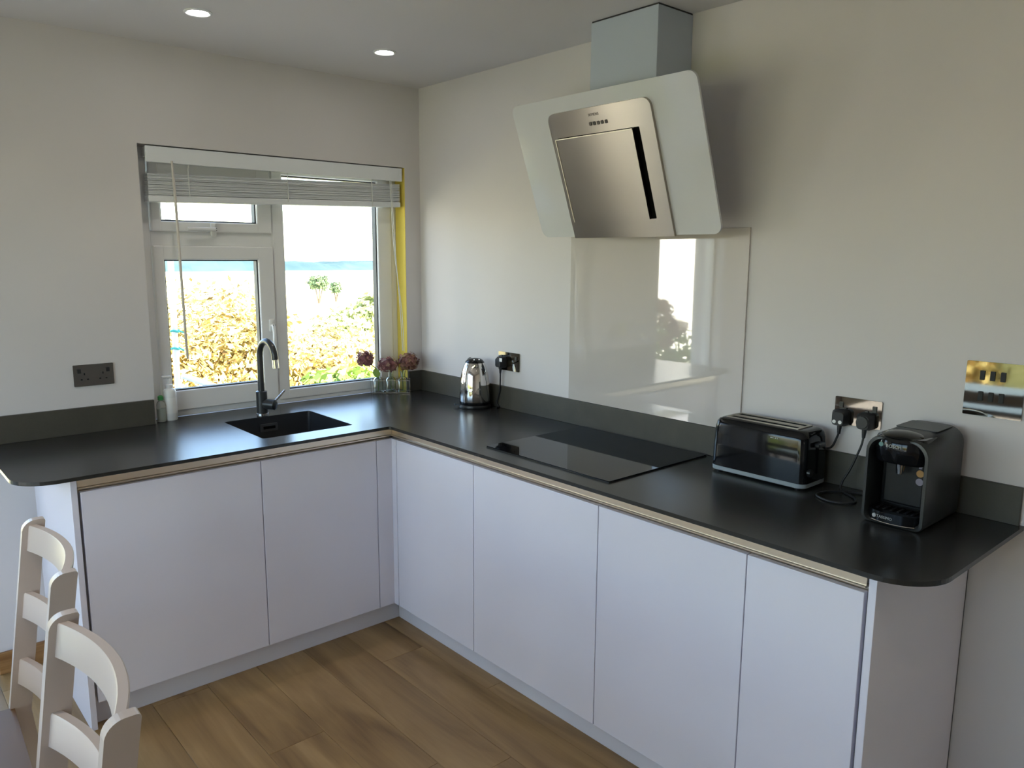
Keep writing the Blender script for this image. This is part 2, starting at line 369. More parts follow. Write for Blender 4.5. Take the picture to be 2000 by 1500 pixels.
# handles: rose + lever
def whandle(px, pz_, ey, parent):
    bm = bx(px-.013, px+.013, YW-.026, YW-.010, pz_-.03, pz_+.03, bev=.008)
    h = wpart('handle', bm, 'upvc_handle', parent, 40)
    d = Vector((ey[0], 0, ey[1]))
    p0 = Vector((px, YW-.038, pz_)); bm = tb([(px, YW-.022, pz_), p0, p0+d*.02+Vector((0,-.006,0)), p0+d*.115+Vector((0,-.004,0))], [.008,.009,.0085,.0075], 10)
    bmesh.ops.translate(bm, verts=bm.verts[:], vec=-Vector(win.location)); mk('lever', bm, 'upvc_handle', h, 40)
    bm = bx(px-.006, px+.006, YW-.0445, YW-.040, pz_-.006, pz_+.006, bev=.002)
    bmesh.ops.translate(bm, verts=bm.verts[:], vec=-Vector(win.location)); mk('lock_button', bm, 'gasket', h)
whandle(-.778, 1.250, (0,-1), s1); whandle(-1.02, 1.672, (-1,0), s2)

# slim side light and garden doors (out of the frame; they light the room and show in reflections)
def glazing(name, label, axis, a0, a1, z1, pos, n):
    e = struct(empty(name, (0,0,0)), label)
    def bb(bm, u0, u1, d0, d1, z0, z_): 
        return box(bm, u0, u1, pos+d0, pos+d1, z0, z_, bev=.004) if axis == 'x' else box(bm, pos-d1, pos-d0, u0, u1, z0, z_, bev=.004)
    bm = bmesh.new(); fwid = .05 if n > 1 else .018; bb(bm, a0, a0+fwid, .08, .15, 0, z1); bb(bm, a1-fwid, a1, .08, .15, 0, z1); bb(bm, a0+fwid-.004, a1-fwid+.004, .08, .15, z1-.05, z1); bb(bm, a0+fwid-.004, a1-fwid+.004, .08, .15, .0, .06)
    w = (a1-a0)/n
    for k in range(1, n): bb(bm, a0+w*k-.04, a0+w*k+.04, .08, .15, .05, z1-.045)
    mk('frame', bm, 'upvc', e)
    for k in range(n):
        u0 = a0+w*k+(.04 if n > 1 else .02); u1 = a0+w*(k+1)-(.04 if n > 1 else .02); bm = bmesh.new(); bb(bm, u0, u1, .112, .116, .055, z1-.045); mk('pane', bm, 'pane', e)
    return e
glazing('door_2', 'glazed side door beyond the left worktop end', 'x', SX1, SX2, SZ1, 0, 1)
glazing('door_1', 'white framed glazed garden doors', 'y', GY1, GY2, GZ1, XL, 3)

# ------------------------------------------------------------------ blind
bl = tag(empty('venetian_blind', ((WX1+WX2)/2, .03, WZ)), 'white slatted blind pulled up to the top of the kitchen window', 'blind')
def lpart(name, bm, mt, root, parent=None, smooth=None):
    bmesh.ops.translate(bm, verts=bm.verts[:], vec=-Vector(root.location)); return mk(name, bm, mt, parent or root, smooth)
lpart('valance', bx(-1.294, -.1045, .000, .012, 1.926, 1.988, bev=.002), 'valance_white', bl)
lpart('head_rail', bx(-1.290, -.108, .016, .060, 1.948, 1.987, bev=.002), 'blind_white', bl)
za, zb_ = 1.8135, 1.897
NS = 22
for k in range(NS):
    z = za+(zb_-za)*k/(NS-1); off = random.uniform(-.0015, .0015)
    s = mk('slat', bx(-.589, .589, -.025, .025, -.0013, .0013), 'blind_white', bl) if k == 0 else link(bpy.data.objects.new('slat', bl_slat), bl)
    bl_slat = s.data
    s.location = (-.699+off*.6-bl.location.x, .040+off-bl.location.y, z-bl.location.z)
    s.rotation_euler = (math.radians(random.uniform(-2,2)), math.radians(-1.45), 0)
br = mk('bottom_rail', bx(-.591, .591, -.028, .028, -.0115, .0115, bev=.003), 'blind_white', bl); br.location = (-.699-bl.location.x, .040-bl.location.y, 1.800-bl.location.z); br.rotation_euler = (0, math.radians(-1.45), 0)
for x in (-1.13, -.70, -.27):
    lpart('ladder_cord', tb([(x, .0095, 1.80), (x, .0115, 1.93)], .0016, 6), 'cord_white', bl)
lpart('tilt_wand', tb([(-1.197, -.004, 1.935), (-1.193, -.006, 1.78), (-1.190, -.004, 1.60), (-1.180, .012, 1.20), (-1.177, .014, 1.135)], [.0045,.0055,.0055,.0055,.005], 8), 'wand', bl, smooth=60)
for q in ((-.168, -.113, 1.09), (-.175, -.104, 1.085)):
    lpart('pull_cord', tb(smoothpath([(q[0], .000, 1.925), (q[0]+.02, .004, 1.6), (q[1]-.012, .006, 1.3), (q[1], .008, q[2])], 5), .0017, 6), 'cord_white', bl, smooth=60)

# ------------------------------------------------------------------ worktop with sink opening
A, A2 = .617, .657
XE, YE = -1.925, -2.737
SKX0, SKX1, SKY0, SKY1 = -1.102, -.716, -.536, -.146
def arc(cx, cy, r, a0, a1, n=14): return [(cx+r*math.cos(math.radians(a0+(a1-a0)*k/n)), cy+r*math.sin(math.radians(a0+(a1-a0)*k/n))) for k in range(n+1)]
R1, R2 = .115, .125
outl = [(0, 0), (WX2, 0), (WX2, YW), (WX1, YW), (WX1, 0), (XE, 0)] + arc(XE+R1, -A2+R1, R1, 180, 270) + arc(-A-.012, -A2-.012, .012, 90, 0, 4) + arc(-A+R2, YE+R2, R2, 180, 270) + [(0, YE)]
wt = mk('worktop', pz(outl, H-T, H, [rrect(SKX0, SKX1, SKY0, SKY1, .012, 4)[::-1]]), 'slate_top')
tag(wt, 'dark slate-grey L-shaped worktop with rounded ends', 'worktop')
tag(mk('upstand', bx(-T, 0, -2.727, -.0, H, H+.1025, bev=.001, seg=1), 'slate_upstand'), 'dark slate upstand strip along the wall behind the hob and toaster', 'upstand')
tag(mk('upstand', bx(-1.925, -1.3294, -T, 0, H, H+.1025, bev=.001, seg=1), 'slate_upstand'), 'dark slate upstand strip left of the window under the empty socket', 'upstand')
tag(mk('upstand', bx(WX2+.001, -T-.0005, -T, 0, H, H+.1025, bev=.001, seg=1), 'slate_upstand'), 'short piece of slate upstand in the corner behind the flower vases', 'upstand')

# ------------------------------------------------------------------ base cabinets
DX, DY, DZ0, DZ1 = -.588, -.6208, .092, .8190
CZ1 = H-T
E1, E2, EF = -1.1512, -1.7485, -.660
D = [-.655, -1.1667, -1.7795, -2.2912, -2.5936]
G = .0016
def unit_left(x0, x1, label):
    r = tag(empty('base_cabinet', ((x0+x1)/2, DY/2, 0)), label, 'cabinet', 'white kitchen base units')
    c = bmesh.new(); box(c, x0+.001, x1-.001, DY+.036, -.004, DZ0+.006, CZ1-.002) if not (x0 < -1.0 < x1) else box(c, x0+.001, x1-.001, DY+.036, -.004, DZ0+.006, .640)
    lpart('carcass', c, 'carcass_white', r)
    lpart('door', bx(x0+G, x1-G, DY, DY+.019, DZ0, DZ1, bev=.0012), 'gloss_white', r)
def unit_right(y0, y1, label):
    r = tag(empty('base_cabinet', (DX/2, (y0+y1)/2, 0)), label, 'cabinet', 'white kitchen base units')
    lpart('carcass', bx(DX+.036, -.004, y0+.001, y1-.001, DZ0+.006, CZ1-.002), 'carcass_white', r)
    lpart('door', bx(DX, DX+.019, y0+G, y1-G, DZ0, DZ1, bev=.0012), 'gloss_white', r)
unit_left(E2, E1, 'wide white base cabinet left of the sink, nearest the chairs')
# sink cabinet: carcass lowered under the bowl
r = tag(empty('base_cabinet', ((E1+EF)/2, DY/2, 0)), 'white base cabinet under the sink', 'cabinet', 'white kitchen base units')
bm = bmesh.new(); box(bm, E1+.001, -.592, DY+.036, -.004, DZ0+.006, .640); lpart('carcass', bm, 'carcass_white', r)
lpart('door', bx(E1+G, EF-G, DY, DY+.019, DZ0, DZ1, bev=.0012), 'gloss_white', r)
unit_right(D[1], D[0]-.0, 'narrow white base cabinet next to the inner corner, below the kettle side')
unit_right(D[2], D[1], 'wide white base cabinet under the hob')
unit_right(D[3], D[2], 'white base cabinet below the toaster, right of the hob cabinet')
unit_right(D[4], D[3], 'slim white base cabinet at the right end of the run')
cp = tag(empty('corner_post', (DX, DY, 0)), 'white L-shaped filler post in the inner corner of the cabinets', 'filler panel')
lpart('left_strip', bx(EF+G, DX+.019, DY, DY+.019, DZ0, DZ1, bev=.001), 'gloss_white', cp)
lpart('right_strip', bx(DX, DX+.019, D[0]+G, DY, DZ0, DZ1, bev=.001), 'gloss_white', cp)
tag(mk('end_panel', bx(-1.774, -1.7555, DY-.002, -.0008, 0, CZ1-.004, bev=.001), 'gloss_white'), 'tall white gloss end panel beside the chairs', 'end panel')
ep = tag(empty('end_panel', (-.3, -2.61, 0)), 'white gloss end panel closing the right end below the coffee machine', 'end panel')
lpart('panel', bx(DX-.003, -.010, -2.620, -2.602, 0, CZ1-.003, bev=.001), 'gloss_white', ep)
lpart('wall_strip', bx(-.010, -.0005, -2.619, -2.603, 0, CZ1-.003), 'gasket', ep)
lpart('packer', bx(DX-.002, DX+.022, -2.6215, -2.602, CZ1-.003, CZ1), 'oak_trim', ep)
# plinths
PX, PY = -.540, -.578
tag(mk('plinth', bx(E2, PX, PY, PY+.016, .0, .098, bev=.001), 'plinth_grey'), 'grey-white plinth board under the sink run', 'plinth')
tag(mk('plinth', bx(PX, PX+.016, -2.600, PY, .0, .098, bev=.001), 'plinth_grey'), 'grey-white plinth board under the hob run', 'plinth')
# recessed handle rails (C-channel with rolled lower lip)
def rail_profile(o, s):   # list of (offset inwards from door front, z)
    pr = [(.004, CZ1), (.0075, CZ1), (.0075, .842), (.0065, .8385), (.002, .8385), (.0005, .836), (.0005, .832), (.003, .8295), (.024, .8295), (.024, .800), (.027, .800), (.027, .8325), (.0125, .8335), (.0105, .842), (.0105, CZ1-.004)]
    return pr
pr = [(.006, CZ1), (.010, CZ1), (.010, .8325), (.030, .8320), (.030, .812), (.0275, .812), (.0275, .8285), (.0025, .8285), (.0008, .8305), (.0008, .8335), (.0025, .8355), (.006, .8355)]
bm = prism(bmesh.new(), [(E2-.005, DY+o, z) for o, z in pr], (DX+.011-E2, 0, 0)); rl = mk('handle_rail', bm, 'rail_nickel'); tag(rl, 'champagne metal grip rail above the sink run doors', 'handle rail')
bm = prism(bmesh.new(), [(DX+o, DY+.004, z) for o, z in pr], (0, -2.597-DY, 0)); tag(mk('handle_rail', bm, 'rail_nickel'), 'champagne metal grip rail above the hob run doors', 'handle rail')

# ------------------------------------------------------------------ sink and tap
sk = tag(empty('sink', ((SKX0+SKX1)/2, (SKY0+SKY1)/2, H-.2)), 'black composite sink bowl set under the worktop', 'sink')
def bowl():
    bm = bmesh.new(); zt_ = H-.0015; zb2 = H-.195; levels = [(0, zt_, .012), (0.004, H-.17, .020), (.02, zb2+.004, .03), (.06, zb2, .04)]
    rings = []
    for ins, z, rr in levels:
        rings.append([bm.verts.new((x, y, z)) for x, y in rrect(SKX0+.0015+ins, SKX1-.0015-ins, SKY0+.0015+ins, SKY1-.0015-ins, rr, 4)])
    for a, b in zip(rings, rings[1:]):
        n = len(a)
        for k in range(n): bm.faces.new((a[k], a[(k+1)%n], b[(k+1)%n], b[k]))
    bm.faces.new(rings[-1]); bmesh.ops.recalc_face_normals(bm, faces=bm.faces[:])
    bmesh.ops.solidify(bm, geom=bm.faces[:], thickness=-.006)
    return bm
lpart('bowl', bowl(), 'graphite', sk, smooth=40)
ov = lpart('overflow', prism(bmesh.new(), [(x, SKY1-.0105, z) for x, z in rrect(-.948, -.870, .815, .848, .004, 3)], (0,.007,0)), 'dull_grey', sk)
lpart('overflow_slot', bx(-.936, -.882, SKY1-.012, SKY1-.0100, .826, .838, bev=.0006, seg=1), 'slot_dark', sk, ov)
lpart('drain', lt([(0,.0), (.030,.0), (.042,.004), (.045,.001)], (-.91, -.34, H-.1945), 24), 'chrome', sk, smooth=40)
tp = tag(empty('kitchen_tap', (-.907, -.085, H)), 'black swan-neck mixer tap with chrome lever behind the sink', 'tap')
tx, ty = -.907, -.085
lpart('base_ring', lt([(0,0), (.026,0), (.026,.004), (.022,.006), (0,.006)], (tx,ty,H), 24), 'chrome', tp, smooth=40)
lpart('body', lt([(0,.006), (.0235,.006), (.0235,.100), (.021,.102), (0,.102)], (tx,ty,H), 28), 'tap_black', tp, smooth=40)
arcp = [(tx, ty, H+.10), (tx, ty, 1.10)]
import math as _m
cyr = .062
for k in range(17):
    a = PI - PI*.93*k/16
    arcp.append((tx+.10*(cyr+cyr*_m.cos(a)), ty-(cyr+cyr*_m.cos(a))*.995, 1.138+cyr*1.06*_m.sin(a)))
last = Vector(arcp[-1]); arcp.append(tuple(last+Vector((.001,-.002,-.022))))
lpart('spout', tb(arcp, .0135, 16), 'tap_black', tp, smooth=40)
e0 = Vector(arcp[-1]); lpart('spout_tip', tb([e0, e0+Vector((.001,-.003,-.036))], .0125, 16), 'chrome', tp, smooth=40)
hd = Vector((.55,-.75,-.05)).normalized(); hub0 = Vector((tx,ty,H+.046))
hb = lpart('lever_hub', tb([hub0+hd*.012, hub0+hd*.030, hub0+hd*.062, hub0+hd*.064], [.021,.0225,.0225,.020], 24), 'tap_black', tp, smooth=40)
l0 = hub0+hd*.048; ld = Vector((.70,.05,.62)).normalized()
lpart('lever', tb([l0+ld*.018, l0+ld*.085], [.0048,.0042], 12), 'chrome', tp, hb, smooth=40)

# ------------------------------------------------------------------ hob
HBX0, HBX1, HBY0, HBY1 = -.536, -.026, -1.774, -1.1775
hbm = tag(empty('induction_hob', ((HBX0+HBX1)/2, (HBY0+HBY1)/2, H)), 'flat black glass hob set on the worktop', 'hob')
lpart('glass_plate', prism(bmesh.new(), [(x,y,H+.0004) for x, y in rrect(HBX0, HBX1, HBY0, HBY1, .004, 3)], (0,0,.0050)), 'hob_glass', hbm)
lpart('edge_trim', prism(bmesh.new(), [(x,y,H+.0001) for x, y in rrect(HBX0-.0012, HBX1+.0012, HBY0-.0012, HBY1+.0012, .005, 3)], (0,0,.0030), [[(x,y,H+.0001) for x, y in rrect(HBX0, HBX1, HBY0, HBY1, .004, 3)][::-1]]), 'black_satin', hbm)

# ------------------------------------------------------------------ splashback
tag(mk('glass_splashback', bx(-.0065, -.0004, -1.886, -1.072, H+.103, 1.6648, bev=.0006, seg=1), 'splash_glass'), 'glossy beige-grey glass splashback panel behind the hob', 'splashback')

# ------------------------------------------------------------------ cooker hood (angled glass)
XT, ZT, XB, ZB = -.3317, 2.1062, -.1579, 1.6403
HY1, HY2 = -1.8827, -1.0713
hd_ = tag(empty('cooker_hood', (0, -1.477, 1.64)), 'angled white glass cooker hood with brushed steel face and white chimney', 'cooker hood')
lpart('chimney', bx(-.1856, -.0006, -1.6218, -1.3279, 1.80, HC-.0055, bev=.0015), 'hood_white', hd_)
lpart('ceiling_gap', bx(-.1835, -.002, -1.6200, -1.3300, HC-.007, HC-.0002), 'gasket', hd_)
ev = Vector((XB-XT, 0, ZB-ZT)); HL = ev.length; ev.normalize(); eu = Vector((0,-1,0)); en = eu.cross(ev)   # u to the right, v down the slope
if en.x > 0: en = -en
O = Vector((XT, -1.477, ZT))
def hp(u, v, w): return O+eu*u+ev*v+en*w
hw = (HY2-HY1)/2
def plate(u0, u1, v0, v1, w0, w1, r, n=6, hole=None):
    pts = [hp(u, v, w0) for u, v in rrect(u0, u1, v0, v1, r, n)]
    return prism(bmesh.new(), pts, en*(w1-w0), [[hp(u, v, w0) for u, v in hole][::-1]] if hole else ())
lpart('glass_panel', plate(-hw, hw, 0, HL, -.008, 0, .03), 'hood_glass', hd_)
# steel body behind the glass and raised face
bm = bmesh.new()
pts = [hp(-.22, .05, -.008), hp(-.22, .465, -.008), Vector((-.004, -1.477+.22, 1.70)), Vector((-.004, -1.477+.22, 1.93)), Vector((-.15, -1.477+.22, 2.0))]
pts = [Vector((p.x, -1.257, p.z)) for p in pts]
prism(bm, pts, (0, -.44, 0)); lpart('housing', bm, 'hood_white', hd_)
su0, su1 = -.226, .229
cut = rrect(-.198, .170, .134, .436, .003, 2)
fc = lpart('steel_face', plate(su0, su1, .050, .499, 0, .010, [0, 0, .030, .030], 6, hole=cut), 'steel', hd_)
fc.data.materials.clear(); fc.data.materials.append(M['steel'])
lpart('cavity_back', plate(-.205, .177, .127, .443, -.001, .0012, 0), 'slot_dark', hd_)
# flap: hinged at its left edge, standing slightly open on the right
fu0, fu1, fv0, fv1 = -.1965, .150, .136, .434
bm = bmesh.new(); P0 = [(fu0, fv0), (fu1, fv0), (fu1, fv1), (fu0, fv1)]
low = [hp(u, v, .012) for u, v in P0]; bmh = prism(bm, low, en*.010)
fp = lpart('filter_flap', bm, 'steel', hd_)
lpart('flap_edge_highlight', plate(fu0-.0004, fu1, fv0-.0010, fv0+.0018, .0200, .0242, 0), 'edge_highlight', hd_, fp)  # brighter metal strips put the edge highlight into the flap's colour
lpart('flap_edge_highlight', plate(fu0-.0010, fu0+.0012, fv0+.0018, fv1, .0200, .0242, 0), 'edge_highlight', hd_, fp)
for k in range(5):
    u = -.030+k*.0175; lpart('button', plate(u-.0055, u+.0055, .0965, .1085, .0100, .0118, .003, 3), 'print_dark', hd_)
text('SIEMENS', .0125, 'print_dark', hd_, Matrix.Translation(-Vector(hd_.location)) @ basis(eu, -ev, hp(-.010, .074, .0102)))

# ------------------------------------------------------------------ sockets and switches
def faceplate(name, label, cat, o, eu_, w, h, group=None):
    """o: top-left corner on the wall, eu_: direction to the right along the wall, normal into the room"""
    e = tag(empty(name, o), label, cat, group); eu_ = Vector(eu_); ez = Vector((0,0,1)); nn = eu_.cross(ez)
    def at(u, v, d): return eu_*u-ez*v+nn*d
    bm = prism(bmesh.new(), [at(u, v, .0004) for u, v in rrect(0, w, 0, h, .003, 3)], nn*.0046)
    mk('plate', bm, 'black_nickel', e)
    return e, at, nn
def pl(e, at, nn, name, u0, u1, v0, v1, d0, d1, mt, r=.001): 
    return mk(name, prism(bmesh.new(), [at(u, v, d0) for u, v in rrect(u0, u1, v0, v1, r, 2)], nn*(d1-d0)), mt, e)
def socket_double(label, o, eu_, usb=False):
    e, at, nn = faceplate('wall_socket', label, 'socket', o, eu_, .1412, .0832, 'dark nickel sockets above the worktop')
    for k in range(2):
        c = .038+k*.065
        pl(e, at, nn, 'rocker', c-.006+(.018 if k else -.018), c+.006+(.018 if k else -.018), .016, .032, .005, .0078, 'black_satin')
        pl(e, at, nn, 'earth_slot', c-.002, c+.002, .032, .040, .0051, .0055, 'slot_dark', .0004)
        for s in (-1, 1): pl(e, at, nn, 'pin_slot', c+s*.011-.0032, c+s*.011+.0032, .055, .059, .0051, .0055, 'slot_dark', .0004)
    for s in (.012, .129):
        pass
    return e, at, nn
S1 = socket_double('dark mirror-finish double socket left of the window with nothing plugged in', (-1.6117, 0, 1.1465), (1,0,0))
S2 = socket_double('dark double socket beside the kettle with one black plug', (0, -.6195, 1.1395), (0,-1,0))
S3 = socket_double('dark double socket between the toaster and the coffee machine', (0, -2.2105, 1.1535), (0,-1,0), True)
e, at, nn = faceplate('light_switch', 'square dark mirror switch plate with six black rockers at the right edge', 'switch', (0, -2.5645, 1.300), (0,-1,0), .139, .1455)
for rr_ in range(2):
    for k in range(3):
        u = .040+k*.0245; v = .027+rr_*.056; q = pl(e, at, nn, 'rocker', u-.0056, u+.0056, v-.003, v+.022, .005, .0080, 'rocker_black')
def plug(name, label, loc, path, r=.0033, dots=False):
    """mains plug sitting on a socket of the right wall, with its lead"""
    p = tag(empty(name, loc), label, 'plug lead')
    y0, z0 = 0, 0
    bm = bmesh.new(); base = [(0, y, z) for y, z in rrect(-.024, .024, -.027, .023, .012, 5)]
    top = [(-.034, y*.72, z*.78-.002) for _, y, z in base]; mid = [(-.020, y, z) for _, y, z in base]
    rings = [[bm.verts.new(v) for v in L] for L in (base, mid, top)]
    for a, b in zip(rings, rings[1:]):
        for k in range(len(a)): bm.faces.new((a[k], a[(k+1)%len(a)], b[(k+1)%len(a)], b[k]))
    bm.faces.new(rings[0]); bm.faces.new(rings[-1]); pb = mk('plug_body', bm, 'black_rubber', p, 40)
    mk('strain_relief', tb([(-.016,0,-.022), (-.017,0,-.036), (-.018,0,-.052)], [.0075,.0065,.0045], 10), 'black_rubber', p, 40)
    pts = [(-.018,0,-.048)]+[tuple(Vector(q)-Vector(loc)) for q in path]
    mk('lead', tb(smoothpath(pts, 8), r, 8), 'black_rubber', p, 60)
    return p, pb
PX0 = -.0055
pp, pb = plug('mains_plug', 'black plug with pale label in the socket right of the kettle', (PX0, -.6535, 1.095), [(-.020, -.650, 1.02), (-.017, -.642, .96), (-.0185, -.625, .90), (-.0185, -.640, .8838), (-.04, -.645, .8838)])
mk('label_sticker', bx(-.0352, -.0342, -.031, -.013, .004, .020), 'usb_white', pp)
bpy.data.objects[pp.name].children[-1].location = (0, 0, 0)
pp, pb = plug('mains_plug', 'black plug with two white dots feeding the toaster', (PX0, -2.2375, 1.094), [(-.022, -2.232, 1.03), (-.03, -2.222, 1.00), (-.045, -2.205, .992)])
for k in (-.0085, .0095): mk('white_dot', tb([(-.0338,k-.000,-.013), (-.0352,k,-.013)], .0055, 16), 'usb_white', pp)
pp, pb = plug('mains_plug', 'bulky black plug whose lead loops on the worktop to the coffee machine', (PX0, -2.313, 1.094),
    [(-.028, -2.309, 1.015), (-.045, -2.292, .95), (-.058, -2.275, .905), (-.075, -2.285, .8845), (-.12, -2.345, .884), (-.17, -2.36, .884), (-.20, -2.31, .884), (-.17, -2.255, .884), (-.11, -2.262, .884), (-.06, -2.32, .884), (-.05, -2.38, .884), (-.05, -2.432, .890)])
for s in (-1,): mk('grip_ring', tb([(-.028,0,-.002), (-.040,0,-.002)], [.020,.017], 20), 'black_satin', pp, 40)

# ------------------------------------------------------------------ kettle
KX, KY = -.0915, -.553
kt = tag(empty('kettle', (KX, KY, H)), 'polished chrome dome-shaped kettle with black lid on the worktop', 'kettle')
kb = lpart('power_base', lt([(0,0), (.074,0), (.076,.004), (.074,.014), (.066,.018), (0,.018)], (KX,KY,H+.0005), 40), 'black_satin', kt, smooth=40)
lpart('lower_ring', lt([(0,.0185), (.068,.0185), (.0700,.022), (.0700,.030), (0,.030)], (KX,KY,H), 40), 'black_gloss', kt, smooth=40)
prof = [(.0690,.029), (.0705,.034), (.0700,.060), (.0690,.090), (.0670,.120), (.0630,.150), (.0570,.176), (.0500,.196), (.0450,.206), (.0440,.208)]
lpart('body', lt(prof, (KX,KY,H), 48), 'kettle_chrome', kt, smooth=60)
ld_ = lpart('lid', lt([(.0445,.2065), (.0440,.210), (.036,.220), (.022,.2265), (0,.229)], (KX,KY,H), 40), 'black_gloss', kt, smooth=60)
for a in (-2.3, -1.5):
    lpart('hinge_stud', lt([(.0035,0), (.003,.0035), (0,.004)], (KX+.030*math.cos(a), KY+.030*math.sin(a), H+.2215), 10), 'chrome', kt, ld_, smooth=40)
away = Vector((.35,.93,0)).normalized(); c0 = Vector((KX,KY,H))
lpart('handle', tb(smoothpath([c0+away*.045+Vector((0,0,.200)), c0+away*.070+Vector((0,0,.212)), c0+away*.098+Vector((0,0,.190)), c0+away*.108+Vector((0,0,.12)), c0+away*.095+Vector((0,0,.06)), c0+away*.068+Vector((0,0,.045))], 6), .0105, 12), 'black_satin', kt, smooth=60)
tow = Vector((-.62,-.78,0)); sd_ = Vector((.78,-.62,0))
bm = bmesh.new(); pts = [c0+tow*.050-sd_*.013+Vector((0,0,.186)), c0+tow*.050+sd_*.013+Vector((0,0,.186)), c0+tow*.074+Vector((0,0,.199)), c0+tow*.056+Vector((0,0,.160))]
lpart('spout', prism(bmesh.new(), [pts[0], pts[1], pts[2]], (0,0,.006)), 'kettle_chrome', kt)
k0 = c0-sd_*.070+tow*.010
lpart('switch_tab', prism(bmesh.new(), [tuple(k0+Vector((0,0,.012))-sd_*a+tow*b) for a, b in ((0,-.012),(.020,-.010),(.026,0),(.020,.010),(0,.014))], (0,0,.007)), 'black_gloss', kt)

# ------------------------------------------------------------------ toaster
TX0, TX1, TY0, TY1 = -.168, -.022, -2.212, -1.882
to = tag(empty('toaster', ((TX0+TX1)/2, (TY0+TY1)/2, H)), 'long black gloss four-slice toaster with grey base', 'toaster')
for x in (TX0+.02, TX1-.02):
    for y in (TY0+.03, TY1-.03): lpart('foot', lt([(0,0), (.008,0), (.009,.006), (0,.006)], (x,y,H+.0003), 12), 'black_rubber', to)
def rprof(bm, zs, r):
    rings = []
    for z, ins, rr_ in zs: rings.append([bm.verts.new((x,y,z)) for x, y in rrect(TX0+ins, TX1-ins, TY0+ins, TY1-ins, rr_, 6)])
    for a, b in zip(rings, rings[1:]):
        for k in range(len(a)): bm.faces.new((a[k], a[(k+1)%len(a)], b[(k+1)%len(a)], b[k]))
    bm.faces.new(rings[0][::-1]); bm.faces.new(rings[-1]); return bm
lpart('base', rprof(bmesh.new(), [(H+.005,.006,.022), (H+.008,.001,.026), (H+.020,.0005,.026), (H+.022,.003,.025)], 0), 'toaster_base', to, smooth=40)
lpart('body', rprof(bmesh.new(), [(H+.021,.0005,.026), (H+.08,.001,.026), (H+.150,.004,.026), (H+.165,.007,.026), (H+.174,.013,.024), (H+.178,.021,.020), (H+.179,.027,.018)], 0), 'black_gloss', to, smooth=50)
sx0, sx1, sy0, sy1 = TX0+.030, TX1-.030, TY0+.042, TY1-.034
h1 = rrect(sx0+.007, sx0+.032, sy0+.010, sy1-.010, .002, 2); h2 = rrect(sx1-.032, sx1-.007, sy0+.010, sy1-.010, .002, 2)
lpart('slot_frame', prism(bmesh.new(), [(x,y,H+.1785) for x, y in rrect(sx0, sx1, sy0, sy1, .006, 4)], (0,0,.0030), [[(x,y,H+.1785) for x, y in h][::-1] for h in (h1, h2)]), 'steel', to)
for h in (h1, h2): lpart('slot', prism(bmesh.new(), [(x,y,H+.1788) for x, y in h], (0,0,.0006)), 'slot_dark', to)
lv = lpart('lever', bx((TX0+TX1)/2-.022, (TX0+TX1)/2+.022, TY0-.014, TY0+.003, H+.128, H+.142, bev=.004), 'black_satin', to)
lpart('lever_track', bx((TX0+TX1)/2-.003, (TX0+TX1)/2+.003, TY0-.0012, TY0+.0044, H+.045, H+.125), 'slot_dark', to)
lpart('browning_dial', tb([((TX0+TX1)/2-.045, TY0+.002, H+.055), ((TX0+TX1)/2-.045, TY0-.008, H+.055)], .012, 16), 'black_satin', to)
for k, w in enumerate((.006,.003,.005,.003)):
    lpart('badge_mark', bx(TX0+.0012, TX0+.0034, -2.094-k*.0075-w, -2.094-k*.0075, H+.1455, H+.1485), 'print_light', to)

# ------------------------------------------------------------------ coffee machine
CX0, CX1, CY0, CY1 = -.272, -.028, -2.588, -2.430
cf = tag(empty('coffee_machine', ((CX0+CX1)/2, (CY0+CY1)/2, H)), 'black pod coffee machine with arched shell at the right end of the worktop', 'coffee machine')
cw = (CY1-CY0)/2; cyc = (CY0+CY1)/2
def arch(hw_, z0, z1, r, rb=.018, n=8):     # front outline in (y, z), y from right (-) to left
    return [(cyc+a, z) for a, z in rrect(-hw_, hw_, z0, z1, [r, r, rb, rb], n)]
# outer shell: ring at the front running back as the machine's skin, narrowing a little to the rear
def loft(bm, secs, close_front=False):
    rings = []
    for x, L in secs: rings.append([bm.verts.new((x, y, z)) for y, z in L])
    for a, b in zip(rings, rings[1:]):
        for k in range(len(a)): bm.faces.new((a[k], a[(k+1)%len(a)], b[(k+1)%len(a)], b[k]))
    bm.faces.new(rings[-1]);
    if close_front: bm.faces.new(rings[0])
    return bm
sh = [(CX0+.094, arch(cw-.012, H+.012, H+.222, .036)), (CX0+.010, arch(cw-.012, H+.010, H+.222, .036)), (CX0, arch(cw-.009, H+.004, H+.229, .040)), (CX0+.001, arch(cw-.002, H+.002, H+.233, .042)), (CX0+.006, arch(cw, H+.002, H+.236, .044)),
      (CX0+.10, arch(cw, H+.002, H+.243, .044)), (CX1-.012, arch(cw, H+.002, H+.245, .044)), (CX1-.002, arch(cw-.005, H+.004, H+.240, .042)), (CX1, arch(cw-.012, H+.010, H+.232, .038))]
bm = bmesh.new(); loft(bm, sh); lpart('shell', bm, 'shell_grey', cf, smooth=45)
lpart('inner_back', bx(CX0+.088, CX0+.0935, cyc-cw+.0135, cyc+cw-.0135, H+.014, H+.20), 'rocker_black', cf)
